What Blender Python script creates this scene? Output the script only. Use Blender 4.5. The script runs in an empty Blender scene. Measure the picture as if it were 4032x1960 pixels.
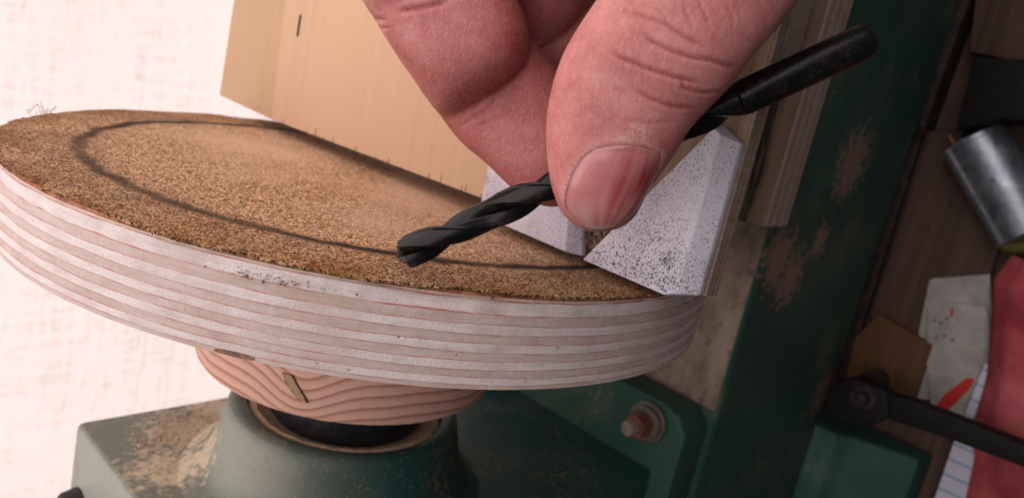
import bpy, bmesh, math, random
import numpy as np
from mathutils import Vector, Matrix, noise as mnoise
from mathutils.bvhtree import BVHTree

random.seed(7); rng = np.random.default_rng(7)
scene = bpy.context.scene
COL = scene.collection

# ------------------------------------------------------------------ frame
# shop frame in mm: u = down, v = along the lathe spindle, w = towards the operator
BENCH = 255.0
def P(u, v, w): return Vector((v/1000.0, -w/1000.0, (BENCH-u)/1000.0))
CAM = np.array([-131.61, 37.95, 166.66])
YAW, TILT, ROLL, FPX = math.radians(-48.483), math.radians(-13.197), math.radians(12.132), 3071.09
def _R():
    a, b, c = TILT, YAW, ROLL
    Rx = np.array([[1,0,0],[0,math.cos(a),-math.sin(a)],[0,math.sin(a),math.cos(a)]])
    Ry = np.array([[math.cos(b),0,math.sin(b)],[0,1,0],[-math.sin(b),0,math.cos(b)]])
    Rz = np.array([[math.cos(c),-math.sin(c),0],[math.sin(c),math.cos(c),0],[0,0,1]])
    return Ry@Rx@Rz
RC = _R()
def sight(x, y):
    k = 4032/2576
    return RC@np.array([(x*k-2016)/FPX, -(y*k-980)/FPX, -1.0])
def on(x, y, ax, val):            # where the line of sight meets a plane of the shop frame
    d = sight(x, y); i = 'uvw'.index(ax)
    return CAM + d*(val-CAM[i])/d[i]
def dep(x, y, t): return CAM + sight(x, y)*t    # point at a measured depth
# ------------------------------------------------------------------ camera
cam = bpy.data.cameras.new('camera'); cam_o = bpy.data.objects.new('camera', cam); COL.objects.link(cam_o)
MW = np.array([[0,1,0],[0,0,-1],[-1,0,0]], float)
A = MW@RC
m4 = Matrix([[*A[0], 0],[*A[1], 0],[*A[2], 0],[0,0,0,1]])
m4.translation = P(*CAM)
cam_o.matrix_world = m4
cam.sensor_width = 36; cam.lens = 36*FPX/4032
cam.clip_start = 0.005; cam.clip_end = 30
cam.dof.use_dof = True; cam.dof.focus_distance = 0.126; cam.dof.aperture_fstop = 30
scene.camera = cam_o
# ------------------------------------------------------------------ light
world = bpy.data.worlds.new('World'); scene.world = world; world.use_nodes = True
wb = world.node_tree.nodes['Background']; wb.inputs[0].default_value = (1.0, 0.93, 0.92, 1); wb.inputs[1].default_value = 0.062
def area(name, loc, target, size, power, col):
    l = bpy.data.lights.new(name, 'AREA'); l.shape = 'RECTANGLE'; l.size, l.size_y = size; l.energy = power; l.color = col
    o = bpy.data.objects.new(name, l); COL.objects.link(o); o.location = loc
    o.rotation_euler = (Vector(target)-Vector(loc)).to_track_quat('-Z', 'Y').to_euler()
    return o
area('roof_light', P(-470, 190, -20), P(-20, 0, 15), (1.05, 1.05), 7.2, (1.0, 0.89, 0.87))
area('tarp_back_light', P(100, -100, -1250), P(100, -100, 0), (2.6, 2.0), 26.5, (1.0, 0.885, 0.85))
scene.view_settings.view_transform = 'Standard'; scene.view_settings.look = 'None'
scene.view_settings.exposure = 0.0; scene.view_settings.gamma = 1.0
scene.render.engine = 'CYCLES'
try: scene.cycles.use_denoising = True
except Exception: pass

# ------------------------------------------------------------------ material kit
class Mat:
    def __init__(s, name):
        s.m = bpy.data.materials.new(name); s.m.use_nodes = True; s.t = s.m.node_tree
        s.b = s.t.nodes['Principled BSDF']; s.tc = None
    def n(s, typ, ins=None, **kw):
        nd = s.t.nodes.new(typ)
        for k, v in kw.items(): setattr(nd, k, v)
        for k, v in (ins or {}).items(): s.set(nd.inputs[k], v)
        return nd
    def set(s, sock, v):
        if isinstance(v, bpy.types.NodeSocket): s.t.links.new(v, sock)
        elif isinstance(v, (tuple, list)) and len(v) == 3 and sock.type == 'RGBA': sock.default_value = (*v, 1)
        else: sock.default_value = v
    def co(s, scale=(1, 1, 1), rot=(0, 0, 0), loc=(0, 0, 0)):      # object coordinates in mm
        if s.tc is None:
            t = s.n('ShaderNodeTexCoord')
            s.tc = s.n('ShaderNodeVectorMath', {0: t.outputs['Object'], 3: 1000.0}, operation='SCALE').outputs[0]
        return s.n('ShaderNodeMapping', {0: s.tc, 1: loc, 2: rot, 3: scale}).outputs[0]
    def noise(s, vec, scale=1, detail=4, rough=.55, dist=0):
        return s.n('ShaderNodeTexNoise', {'Vector': vec, 'Scale': scale, 'Detail': detail, 'Roughness': rough, 'Distortion': dist}).outputs['Fac']
    def ramp(s, fac, stops, interp='LINEAR'):
        r = s.n('ShaderNodeValToRGB', {0: fac}); r.color_ramp.interpolation = interp
        e = r.color_ramp.elements
        while len(e) < len(stops): e.new(0.5)
        for el, (p, c) in zip(e, stops):
            el.position = p; el.color = (*c, 1) if isinstance(c, (tuple, list)) else (c, c, c, 1)
        return r.outputs[0]
    def mix(s, f, a, b, mode='MIX'):
        nd = s.n('ShaderNodeMix', data_type='RGBA', blend_type=mode)
        s.set(nd.inputs[0], f); s.set(nd.inputs[6], a); s.set(nd.inputs[7], b); return nd.outputs[2]
    def math(s, op, a, b=0.0, c=0.0, clamp=False):
        nd = s.n('ShaderNodeMath', {0: a, 1: b, 2: c}, operation=op); nd.use_clamp = clamp; return nd.outputs[0]
    def bump(s, h, strength=.4, dist=0.0002, normal=None):
        nd = s.n('ShaderNodeBump', {'Strength': strength, 'Distance': dist, 'Height': h})
        if normal is not None: s.set(nd.inputs['Normal'], normal)
        return nd.outputs[0]
    def out(s, col=None, rough=None, normal=None, metal=None, spec=None, **kw):
        for k, v in (('Base Color', col), ('Roughness', rough), ('Normal', normal), ('Metallic', metal), ('Specular IOR Level', spec)):
            if v is not None: s.set(s.b.inputs[k], v)
        for k, v in kw.items(): s.set(s.b.inputs[k], v)
        return s.m

def m_sandpaper():
    M = Mat('sandpaper'); c = M.co()
    sx = M.n('ShaderNodeSeparateXYZ', {0: c})
    yz = M.n('ShaderNodeCombineXYZ', {0: 0.0, 1: sx.outputs[1], 2: sx.outputs[2]}).outputs[0]
    r = M.n('ShaderNodeVectorMath', {0: yz}, operation='LENGTH').outputs['Value']
    va = M.n('ShaderNodeTexVoronoi', {'Vector': c, 'Scale': 2.8, 'Randomness': 1.0}).outputs['Color']
    vb = M.n('ShaderNodeTexVoronoi', {'Vector': c, 'Scale': 5.2, 'Randomness': 1.0}).outputs['Color']
    ga = M.n('ShaderNodeSeparateColor', {0: va}).outputs[0]; gb = M.n('ShaderNodeSeparateColor', {0: vb}).outputs[0]
    g = M.math('ADD', M.math('MULTIPLY', ga, .42), M.math('MULTIPLY', gb, .30))
    g = M.math('ADD', g, M.math('MULTIPLY', M.noise(c, .45, 3, .7), .28))
    g2 = M.noise(c, 0.9, 2, .5)
    col = M.ramp(g, [(.27, (.010, .007, .006)), (.36, (.09, .043, .024)), (.48, (.43, .20, .093)), (.62, (.72, .43, .235)), (.78, (1.0, .80, .54))])
    worn = M.math('MULTIPLY', M.ramp(M.noise(c, .025, 3, .5), [(.40, 0.0), (.62, 1.0)]), M.ramp(M.math('DIVIDE', r, 90.0), [(.55, 1.0), (.80, 0.0)]))
    col = M.mix(M.math('MULTIPLY', worn, .72), col, (.66, .44, .32))
    outer = M.ramp(M.math('DIVIDE', r, 90.0), [(.72, 0.0), (.90, .45), (.985, .95)])
    outer = M.math('MULTIPLY', outer, M.ramp(M.noise(c, .06, 3), [(.36, .35), (.6, 1.0)]))
    col = M.mix(outer, col, M.ramp(g, [(.25, (.016, .008, .005)), (.46, (.17, .070, .024)), (.72, (.52, .27, .10))]))
    # ring burnt into the paper by earlier grinding
    wob = M.math('MULTIPLY_ADD', M.noise(c, .09, 4, .65), 6.0, -3.0)
    d = M.math('ABSOLUTE', M.math('SUBTRACT', M.math('ADD', r, wob), 73.0))
    d = M.math('SUBTRACT', d, M.math('MULTIPLY_ADD', g, 3.6, -1.7))
    ring = M.ramp(M.math('DIVIDE', d, 4.0), [(.12, .98), (.42, 0.0)])
    ring = M.math('MULTIPLY', ring, M.ramp(M.noise(c, .022, 2), [(.30, .6), (.5, 1.0)]))
    col = M.mix(ring, col, (.010, .008, .008))
    smear = M.ramp(M.math('DIVIDE', M.math('ABSOLUTE', M.math('SUBTRACT', r, 78.0)), 14.0), [(0.0, .42), (1.0, 0.0)])
    smear = M.math('MULTIPLY', smear, M.ramp(M.noise(c, .05, 4, .6), [(.42, 0.0), (.62, 1.0)]))
    col = M.mix(smear, col, (.075, .045, .030))
    return M.out(col, .85, M.bump(g, .10, .0002), spec=.2)

def m_ply(name, a, b, sparkle=False, along=False):
    M = Mat(name); c = M.co(loc=(random.uniform(0, 90), 0, 0))
    g = M.noise(c, 2.2 if sparkle else .9, 4, .7)
    st = M.noise(M.co((1.2, .12, .12)), 1.0, 4, .6)
    big = M.noise(c, .05, 3, .6)
    col = M.mix(M.ramp(st, [(.35, 0.0), (.65, 1.0)]), a, b)
    col = M.mix(M.ramp(g, [(.50, 0.0), (.72, .55)]), col, tuple(min(1, x*1.22) for x in b))
    col = M.mix(M.ramp(big, [(.48, 0.0), (.72, .5)]), col, (.42, .28, .20))
    col = M.mix(M.ramp(M.noise(c, .16, 5, .7), [(.56, 0.0), (.74, .4)]), col, (.36, .25, .20))
    fl = M.noise(c, .9, 2, .5)
    col = M.mix(M.ramp(fl, [(.73, 0.0), (.77, .7)]), col, (.09, .05, .035))
    return M.out(col, .8, M.bump(g, .8 if sparkle else .4, .00018), spec=.2)

def m_plain(name, col, rough=.6, metal=0.0, nscale=.3, var=.25, bumpy=.15, spec=.3):
    M = Mat(name); c = M.co(); g = M.noise(c, nscale, 5, .65)
    cc = M.ramp(g, [(.3, tuple(x*(1-var) for x in col)), (.7, tuple(min(1, x*(1+var)) for x in col))])
    rr = M.ramp(M.noise(c, nscale*2.3, 4), [(.3, max(0, rough-.12)), (.7, min(1, rough+.12))])
    return M.out(cc, rr, M.bump(M.noise(c, nscale*5, 4), bumpy, .0003), metal=metal, spec=spec)

def m_pine(name, base=(.565, .37, .245), dark=(.36, .18, .095), pale=(.62, .42, .29), scale=1.0):
    M = Mat(name)
    c = M.co((.03*scale, 1.0*scale, 1.0*scale)); c2 = M.co()
    g = M.noise(c, .30, 5, .6, .4); f = M.noise(M.co((.05, 1.0, 1.0)), 1.3, 3, .6)
    col = M.ramp(g, [(.25, tuple(.6*x+.4*y for x, y in zip(base, pale))), (.55, base), (.9, tuple(.75*x+.25*y for x, y in zip(base, dark)))])
    str_ = M.math('MULTIPLY', M.ramp(f, [(.64, 0.0), (.72, 1.0)]), M.ramp(M.noise(c2, .03, 2), [(.45, 0.0), (.62, .75)]))
    col = M.mix(str_, col, dark)
    pit = M.noise(M.co((.5, 1.3, 1.3)), 1.0, 2)
    col = M.mix(M.ramp(pit, [(.74, 0.0), (.78, .55)]), col, (.22, .11, .06))
    col = M.mix(M.ramp(M.noise(c2, .02, 3), [(.4, 0.0), (.7, .3)]), col, (.62, .40, .27))
    return M.out(col, .72, M.bump(f, .18, .0003), spec=.2)

KN = (-34.1, -43.0, 25.1)       # the knot in the block's edge
def m_round():
    # edge of the turned pine block: wavy dark growth lines
    M = Mat('pine_block_edge')
    c = M.co((1.0, .22, .22)); wob = M.noise(M.co((.3, .9, .9)), .026, 2, .4)
    sx = M.n('ShaderNodeSeparateXYZ', {0: M.co()})
    h = M.math('ADD', M.math('MULTIPLY', sx.outputs[0], .33), M.math('MULTIPLY', wob, 3.0))
    kd = M.n('ShaderNodeVectorMath', {0: M.co((.45, 1, 1)), 1: (-43*.45, -KN[2], -KN[0])}, operation='DISTANCE').outputs['Value']
    h = M.math('ADD', h, M.math('MULTIPLY', M.math('POWER', 2.718, M.math('MULTIPLY', M.math('MULTIPLY', kd, kd), -1/90)), 2.6))
    saw = M.math('FRACT', h)
    lines = M.ramp(saw, [(.0, .0), (.50, .12), (.86, .80), (.97, .05)])
    col = M.mix(lines, (.85, .52, .41), (.36, .12, .08))
    f = M.noise(M.co((1.6, 1.0, 1.0)), 1.1, 3)
    col = M.mix(M.ramp(f, [(.66, 0.0), (.74, .6)]), col, (.26, .09, .05))
    return M.out(col, .8, M.bump(f, .25, .0003), spec=.2)

def patch(M, col, spots, tint, thr=(.42, .52), scale=.4):
    # loose dust lying in patches with shapes of their own; spots = (u, v, w, radius) in the lathe's frame
    c = M.co(); g = M.noise(c, scale, 6, .72); mk = None
    for u, v, w, r in spots:
        d = M.n('ShaderNodeVectorMath', {0: c, 1: (v+60, -w, BENCH-u)}, operation='DISTANCE').outputs['Value']
        f = M.math('MULTIPLY_ADD', d, -1/r, 1.0)
        mk = f if mk is None else M.math('MAXIMUM', mk, f)
    h = M.math('ADD', g, M.math('MULTIPLY', M.math('MAXIMUM', mk, -1.0), .28))
    fac = M.ramp(h, [(thr[0]+.12, 0.0), (thr[1]+.12, .9)])
    return M.mix(fac, col, tint), fac
def m_green(name='green_paint', dust=.55, base=(.019, .066, .050), side=(.026, .088, .067), spots=()):
    M = Mat(name); c = M.co()
    col = M.ramp(M.noise(c, .03, 4), [(.35, base), (.7, side)])
    fine = M.noise(c, .55, 5, .7); big = M.noise(c, .030, 4, .62)
    mk = M.math('MULTIPLY', M.ramp(fine, [(.47, 0.0), (.62, 1.0)]), M.ramp(big, [(.52, 0.0), (.66, dust)]))
    col = M.mix(mk, col, (.27, .165, .105))
    if spots: col, _ = patch(M, col, spots, (.25, .155, .12), (.44, .54))
    haze = M.ramp(M.noise(c, .9, 3, .7), [(.55, 0.0), (.8, .30*min(1, dust*1.6))])
    col = M.mix(haze, col, (.22, .165, .12))
    rg = M.ramp(mk, [(0.0, .5), (.4, .9)])
    return M.out(col, rg, M.bump(M.math('ADD', fine, M.noise(c, .15, 3)), .25, .0004), spec=.22)

def m_headstock():
    M = Mat('headstock_paint'); c = M.co()
    sx = M.n('ShaderNodeSeparateXYZ', {0: c})
    col = M.ramp(M.noise(c, .03, 4), [(.35, (.010, .055, .050)), (.7, (.018, .085, .080))])
    fine = M.noise(c, .50, 6, .75); big = M.noise(c, .028, 4, .62)
    # fine wood dust lies thick on everything that faces up and towards the back
    g = M.n('ShaderNodeNewGeometry'); nz = M.n('ShaderNodeSeparateXYZ', {0: g.outputs['Normal']}).outputs[2]
    film = M.math('MULTIPLY', M.ramp(nz, [(.72, 0.0), (.97, .82)]), M.ramp(fine, [(.30, .72), (.62, 1.0)]))
    up = M.math('MULTIPLY', M.ramp(M.math('MULTIPLY_ADD', sx.outputs[2], .010, -2.05), [(.56, 0.0), (.92, .80)]), M.ramp(M.noise(c, .12, 4), [(.3, .7), (.65, 1.0)]))
    col = M.mix(up, col, (.19, .175, .125))
    col = M.mix(film, col, (.345, .365, .315))
    mk = M.math('MULTIPLY', M.ramp(fine, [(.50, 0.0), (.60, 1.0)]), M.ramp(big, [(.50, 0.0), (.64, .75)]))
    col = M.mix(mk, col, (.28, .185, .12))
    col, pf = patch(M, col, [(-40, -88, -20, 13), (-28, -88, -36, 16), (-37, -80, -15, 9), (-15, -88, -48, 12)], (.56, .44, .31), (.385, .545))
    sp = M.math('MULTIPLY', M.ramp(M.noise(c, 1.5, 3), [(.62, 0.0), (.70, .6)]), 1.0)
    col = M.mix(sp, col, (.38, .29, .21))
    return M.out(col, M.ramp(mk, [(0.0, .42), (.4, .85)]), M.bump(M.math('ADD', fine, M.noise(c, .2, 3)), .3, .0005), spec=.35)

def m_way():
    M = Mat('machined_way'); c = M.co((.5, 1, 1))
    col = M.ramp(M.noise(c, .09, 5, .65), [(.28, (.10, .070, .050)), (.5, (.29, .215, .165)), (.72, (.40, .31, .25))])
    col = M.mix(M.ramp(M.noise(M.co(), .22, 4), [(.60, 0.0), (.72, .7)]), col, (.05, .032, .024))
    return M.out(col, .55, M.bump(M.noise(c, .6, 3), .2, .0003), metal=.15, spec=.4)

def m_base_face():
    M = Mat('stained_ply_face'); c = M.co((.10, 1, 1))
    col = M.ramp(M.noise(c, .16, 5), [(.3, (.17, .115, .080)), (.7, (.27, .19, .135))])
    sx = M.n('ShaderNodeSeparateXYZ', {0: M.co()})
    w_ = M.math('MULTIPLY', sx.outputs[1], -1.0)
    band = M.math('SUBTRACT', w_, M.math('MULTIPLY_ADD', M.noise(M.co((.6, .1, .1)), .05, 3), 9.0, 32.0))
    ink = M.ramp(M.math('DIVIDE', M.math('ABSOLUTE', band), 6.0), [(.20, 1.0), (.62, 0.0)])
    ink = M.math('MULTIPLY', ink, M.ramp(M.noise(M.co((.05, .7, .7)), .9, 3), [(.36, .1), (.52, 1.0)]))
    col = M.mix(ink, col, (.020, .015, .014))
    return M.out(col, .75, M.bump(M.noise(c, 1.2, 3), .2, .0003), spec=.2)

def m_white():
    M = Mat('white_plastic'); c = M.co()
    col = M.ramp(M.noise(c, .05, 3), [(.35, (.60, .565, .66)), (.7, (.73, .69, .78))])
    sp = M.noise(M.co((1, 1.25, 1), (.0, .0, .5)), 3.3, 2, .55)
    dens = M.noise(c, .055, 3, .6)
    th = M.math('SUBTRACT', sp, M.math('MULTIPLY', M.ramp(dens, [(.35, 0.0), (.68, 1.0)]), .10))
    sp2 = M.math('ADD', M.math('MULTIPLY', M.ramp(dens, [(.38, 0.0), (.66, 1.0)]), .13), sp)
    fac = M.ramp(sp2, [(.61, 0.0), (.66, .8)])
    col = M.mix(fac, col, (.040, .032, .032))
    smear = M.math('MULTIPLY', M.ramp(M.noise(c, .16, 5, .7), [(.50, 0.0), (.68, .6)]), M.ramp(dens, [(.42, 0.0), (.6, 1.0)]))
    col = M.mix(smear, col, (.20, .155, .14))
    scr = M.noise(M.co((.12, 3.0, 1.0), (0, 0, -.62)), 1.0, 2)
    return M.out(col, M.ramp(scr, [(.4, .32), (.65, .5)]), M.bump(scr, .10, .0002), spec=.4)

def m_steel_black():
    M = Mat('black_oxide_steel'); c = M.co()
    g = M.noise(c, .9, 5, .7)
    rust = M.math('MULTIPLY', M.ramp(g, [(.48, 0.0), (.70, .35)]), M.ramp(M.noise(c, .13, 3), [(.50, 0.0), (.62, 1.0)]))
    col = M.mix(rust, (.0060, .0060, .0070), (.085, .055, .034))
    return M.out(col, M.ramp(g, [(.35, .22), (.7, .42)]), M.bump(g, .02, .0001), metal=.0, spec=.27)

def m_skin():
    M = Mat('skin'); c = M.co()
    a = M.n('ShaderNodeAttribute', attribute_name='tint').outputs['Color']
    s = M.n('ShaderNodeSeparateColor', {0: a})
    mot = M.noise(c, .16, 4, .6); mot2 = M.noise(c, .5, 3)
    col = M.ramp(mot, [(.28, (.405, .115, .110)), (.50, (.51, .187, .175)), (.74, (.595, .27, .252))])
    col = M.mix(M.ramp(mot2, [(.55, 0.0), (.8, .35)]), col, (.42, .105, .10))
    col = M.mix(s.outputs[0], col, (.26, .030, .030))            # red crease lines, plus the forefinger's flush and painted-in shade
    col = M.mix(s.outputs[1], col, (.70, .53, .46))              # dry, flaky skin round the nail
    dust = M.math('MULTIPLY', M.ramp(M.noise(c, 1.4, 3), [(.70, 0.0), (.78, .3)]), 1.0)
    col = M.mix(dust, col, (.62, .42, .34))
    rid = M.n('ShaderNodeTexVoronoi', {'Vector': M.co((1.0, 1.0, 1.0)), 'Scale': 1.25, 'Randomness': 1.0}, feature='DISTANCE_TO_EDGE').outputs['Distance']
    lin = M.noise(M.co((.35, 1.6, 1.0), (.3, .5, .9)), 1.7, 3, .6, .6)
    pore = M.n('ShaderNodeTexVoronoi', {'Vector': M.co((1, 1, 1)), 'Scale': 2.0, 'Randomness': 1.0}).outputs['Distance']
    lin = M.math('ADD', lin, M.math('MULTIPLY', pore, .35))
    col = M.mix(M.ramp(lin, [(.60, 0.0), (.95, .22)]), col, (.70, .43, .38))
    col = M.mix(M.ramp(M.noise(c, .9, 4, .7), [(.54, 0.0), (.76, .22)]), col, (.36, .085, .085))
    h = M.math('ADD', M.math('MULTIPLY', M.ramp(rid, [(0.0, 0.0), (.18, 1.0)]), .16), lin)
    return M.out(col, M.ramp(mot2, [(.3, .46), (.7, .64)]), M.bump(h, .34, .0002), spec=.40,
                 **{'Subsurface Weight': .22, 'Subsurface Radius': (.0032, .0012, .0007), 'Subsurface Scale': 1.0})

def m_nail():
    M = Mat('nail'); c = M.co()
    a = M.n('ShaderNodeAttribute', attribute_name='tint').outputs['Color']
    s = M.n('ShaderNodeSeparateColor', {0: a})
    col = M.ramp(M.noise(c, .25, 3), [(.3, (.44, .13, .135)), (.7, (.56, .22, .22))])
    col = M.mix(s.outputs[0], col, (.32, .020, .026))
    col = M.mix(s.outputs[1], col, (.66, .50, .44))
    col = M.mix(s.outputs[2], col, (.10, .06, .05))
    return M.out(col, .24, M.bump(M.noise(c, .8, 2), .06, .0002), spec=.5, **{'Coat Weight': .35, 'Coat Roughness': .25,
                 'Subsurface Weight': .2, 'Subsurface Radius': (.002, .0008, .0005), 'Subsurface Scale': 1.0})

def m_tarp():
    M = Mat('woven_tarp'); t = M.t; t.nodes.remove(M.b)
    c = M.co()
    wx = M.noise(M.co((.010, .20, .20)), 1.0, 4, .75); wy = M.noise(M.co((.20, .20, .008)), 1.0, 4, .75)
    f1 = M.n('ShaderNodeTexWave', {'Vector': c, 'Scale': .105, 'Distortion': 1.0, 'Detail': 2.0, 'Detail Scale': .05}, bands_direction='Z').outputs['Fac']
    f2 = M.n('ShaderNodeTexWave', {'Vector': c, 'Scale': .105, 'Distortion': 1.0, 'Detail': 2.0, 'Detail Scale': .05}, bands_direction='X').outputs['Fac']
    h = M.math('ADD', M.math('MULTIPLY', M.math('ADD', wx, wy), .5), M.math('MULTIPLY', M.math('ADD', f1, f2), .06))
    big = M.noise(M.co((.002, .01, .010)), 1.0, 3)
    h = M.math('ADD', h, M.math('MULTIPLY_ADD', big, .28, -.14))
    col = M.ramp(h, [(.38, (.60, .52, .51)), (.55, (.93, .86, .84))])
    tr = M.n('ShaderNodeBsdfTranslucent', {0: col}); di = M.n('ShaderNodeBsdfDiffuse', {0: (.85, .80, .79)})
    mx = M.n('ShaderNodeMixShader', {0: .75, 1: di.outputs[0], 2: tr.outputs[0]})
    t.links.new(mx.outputs[0], t.nodes['Material Output'].inputs[0])
    return M.m

def m_lined():
    M = Mat('lined_paper'); sx = M.n('ShaderNodeSeparateXYZ', {0: M.co()})
    fr = M.math('FRACT', M.math('MULTIPLY', sx.outputs[0], 1/7.1))
    l = M.math('LESS_THAN', fr, .14)
    return M.out(M.mix(l, (.55, .54, .62), (.20, .33, .50)), .8, spec=.2)

def m_cloth():
    M = Mat('red_cloth'); c = M.co()
    col = M.ramp(M.noise(c, .035, 4), [(.32, (.22, .030, .042)), (.56, (.42, .075, .090)), (.8, (.52, .15, .17))])
    col = M.mix(M.ramp(M.noise(c, .07, 4), [(.60, 0.0), (.74, .6)]), col, (.30, .12, .05))
    wv = M.noise(c, 1.6, 2)
    return M.out(col, .95, M.bump(wv, .5, .0005), spec=.1)

def m_dark_wood(name, a, b):
    M = Mat(name); c = M.co((.05, 1, 1))
    col = M.ramp(M.noise(c, .25, 5), [(.3, a), (.7, b)])
    col = M.mix(M.ramp(M.noise(M.co(), .10, 3), [(.68, 0.0), (.74, .8)]), col, (.02, .012, .008))
    return M.out(col, .7, M.bump(M.noise(c, 1.0, 3), .3, .0004), spec=.25)

def m_glue():
    M = Mat('glue_line'); c = M.co()
    return M.out(M.ramp(M.noise(c, .16, 4, .65), [(.38, (.56, .43, .39)), (.60, (.48, .15, .13))]), .7, spec=.3)
MT = dict(
 sand=m_sandpaper(), round=m_round(), green=m_green(spots=[(127, -8, 58, 16), (142, -16, 58, 15), (168, 28, 58, 18), (160, -2, 58, 10), (215, -75, 58, 14)]), head=m_headstock(), way=m_way(), baseface=m_base_face(), white=m_white(),
 steel=m_steel_black(), skin=m_skin(), nail=m_nail(), tarp=m_tarp(), lined=m_lined(), cloth=m_cloth(),
 ply_w=m_ply('birch_end_grain', (.69, .595, .58), (.79, .71, .70), True), ply_t=m_ply('birch_long_grain', (.545, .43, .39), (.63, .52, .48)),
 ply_f=m_ply('birch_face_veneer', (.60, .44, .36), (.68, .52, .43)), glue=m_glue(),
 backing=m_plain('torn_paper_backing', (.30, .13, .07), .85, nscale=.6, var=.6),
 pine=m_pine('pine_board'), pine2=m_pine('pine_strip', (.51, .33, .20), (.33, .17, .08), (.56, .38, .245)),
 bply=m_ply('jig_ply_edge', (.25, .185, .15), (.33, .255, .215)), bplyl=m_ply('jig_ply_edge_pale', (.31, .24, .21), (.40, .32, .285)), bplyd=m_ply('jig_ply_edge_dark', (.22, .145, .10), (.34, .24, .18)),
 groove=m_dark_wood('groove_wood', (.12, .07, .045), (.36, .24, .16)),
 black=m_plain('black_metal', (.009, .008, .008), .62, .0, spec=.15), spindle=m_plain('spindle_steel', (.045, .045, .055), .32, .75, nscale=.2),
 knot=m_plain('knot_wood', (.46, .30, .18), .7, nscale=1.0), knotrim=m_plain('knot_bark', (.06, .03, .02), .8),
 bolt=m_plain('rusty_bolt', (.19, .080, .050), .68, .25, nscale=.5, var=.5), boltcap=m_plain('worn_bolt_end', (.32, .235, .20), .55, .4, nscale=.5),
 washer=m_plain('washer_steel', (.17, .14, .12), .5, .5, nscale=.4), dust=m_plain('sawdust', (.56, .41, .28), .95, nscale=.8, var=.35),
 crumb=m_plain('grit_crumb', (.15, .075, .035), .9, nscale=.8, var=.8), splint=m_plain('torn_pine', (.31, .14, .065), .8, nscale=1.5, var=.4), tuft=m_plain('brown_fibre', (.22, .14, .105), .9, nscale=.9, var=.6), filings=m_plain('black_grit', (.022, .017, .016), .8), fuzz=m_plain('dark_fibre', (.035, .028, .028), .9),
 rust=m_plain('rusty_black_iron', (.030, .020, .018), .65, .2, nscale=.2, var=.6), can=m_plain('galvanised_metal', (.27, .30, .35), .34, .8, nscale=.1),
 wood1=m_dark_wood('bench_wood', (.055, .030, .022), (.095, .054, .039)), wood2=m_dark_wood('bench_wood_warm', (.075, .034, .013), (.115, .055, .022)),
 stick=m_plain('wood_stick', (.42, .17, .06), .7), olive=m_plain('olive_plastic', (.10, .095, .012), .6), card=m_plain('dirty_card', (.33, .315, .29), .8, nscale=.08, var=.3),
 red=m_plain('red_print', (.50, .025, .022), .7, var=.1), grey=m_plain('grey_mark', (.20, .17, .15), .8), teal=m_green('teal_casting', .35, (.020, .068, .058), (.034, .105, .092)),
)

# ------------------------------------------------------------------ geometry kit
def empty(name, loc, label=None, cat=None, group=None):
    o = bpy.data.objects.new(name, None); COL.objects.link(o); o.location = loc; o.empty_display_size = .01
    if label: o['label'] = label; o['category'] = cat
    if group: o['group'] = group
    return o
def tag(o, label, cat, kind=None, group=None):
    if label: o['label'] = label
    if cat: o['category'] = cat
    if kind: o['kind'] = kind
    if group: o['group'] = group
    return o
def origin_of(parent):
    v = Vector((0, 0, 0))
    while parent is not None: v = v+parent.location; parent = parent.parent
    return v
def mesh(name, verts, faces, mat, parent=None, smooth=False, loc=None, angle=None):
    """verts in shop mm (u,v,w)"""
    base = origin_of(parent) if parent is not None else (Vector(loc) if loc is not None else None)
    pts = [P(*p) for p in verts]
    if base is None:
        base = Vector((sum(p.x for p in pts)/len(pts), sum(p.y for p in pts)/len(pts), min(p.z for p in pts)))
    me = bpy.data.meshes.new(name); me.from_pydata([tuple(p-base) for p in pts], [], faces); me.update()
    bm = bmesh.new(); bm.from_mesh(me); bmesh.ops.recalc_face_normals(bm, faces=bm.faces); bm.to_mesh(me); bm.free()
    if isinstance(mat, (list, tuple)):
        for x in mat: me.materials.append(x)
    else: me.materials.append(mat)
    if smooth: me.polygons.foreach_set('use_smooth', [True]*len(me.polygons))
    o = bpy.data.objects.new(name, me); COL.objects.link(o)
    if parent is not None: o.parent = parent
    else: o.location = base
    if smooth and angle: me.set_sharp_from_angle(angle=math.radians(angle))
    return o
def bevel(o, w, seg=2):
    bm = bmesh.new(); bm.from_mesh(o.data)
    bmesh.ops.bevel(bm, geom=[e for e in bm.edges if e.calc_face_angle(0) > .5], offset=w/1000, segments=seg, affect='EDGES', profile=.6)
    bm.to_mesh(o.data); bm.free()
    o.data.polygons.foreach_set('use_smooth', [True]*len(o.data.polygons)); o.data.set_sharp_from_angle(angle=math.radians(35))
    return o
def prism(name, poly, ax, a0, a1, mat, parent=None, bev=0, **kw):
    """poly: corner list in the two other axes (order u,v,w without ax); extruded along ax from a0 to a1"""
    i = 'uvw'.index(ax); n = len(poly); vs = []
    for a in (a0, a1):
        for q in poly:
            q = list(q); q.insert(i, a); vs.append(q)
    fs = [list(range(n)), list(range(n, 2*n))] + [[k, (k+1) % n, n+(k+1) % n, n+k] for k in range(n)]
    o = mesh(name, vs, fs, mat, parent, **kw)
    if bev: bevel(o, bev)
    return o
def box(name, u, v, w, mat, parent=None, bev=.4, **kw):
    return prism(name, [(u[0], v[0]), (u[1], v[0]), (u[1], v[1]), (u[0], v[1])], 'w', w[0], w[1], mat, parent, bev, **kw)
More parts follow.
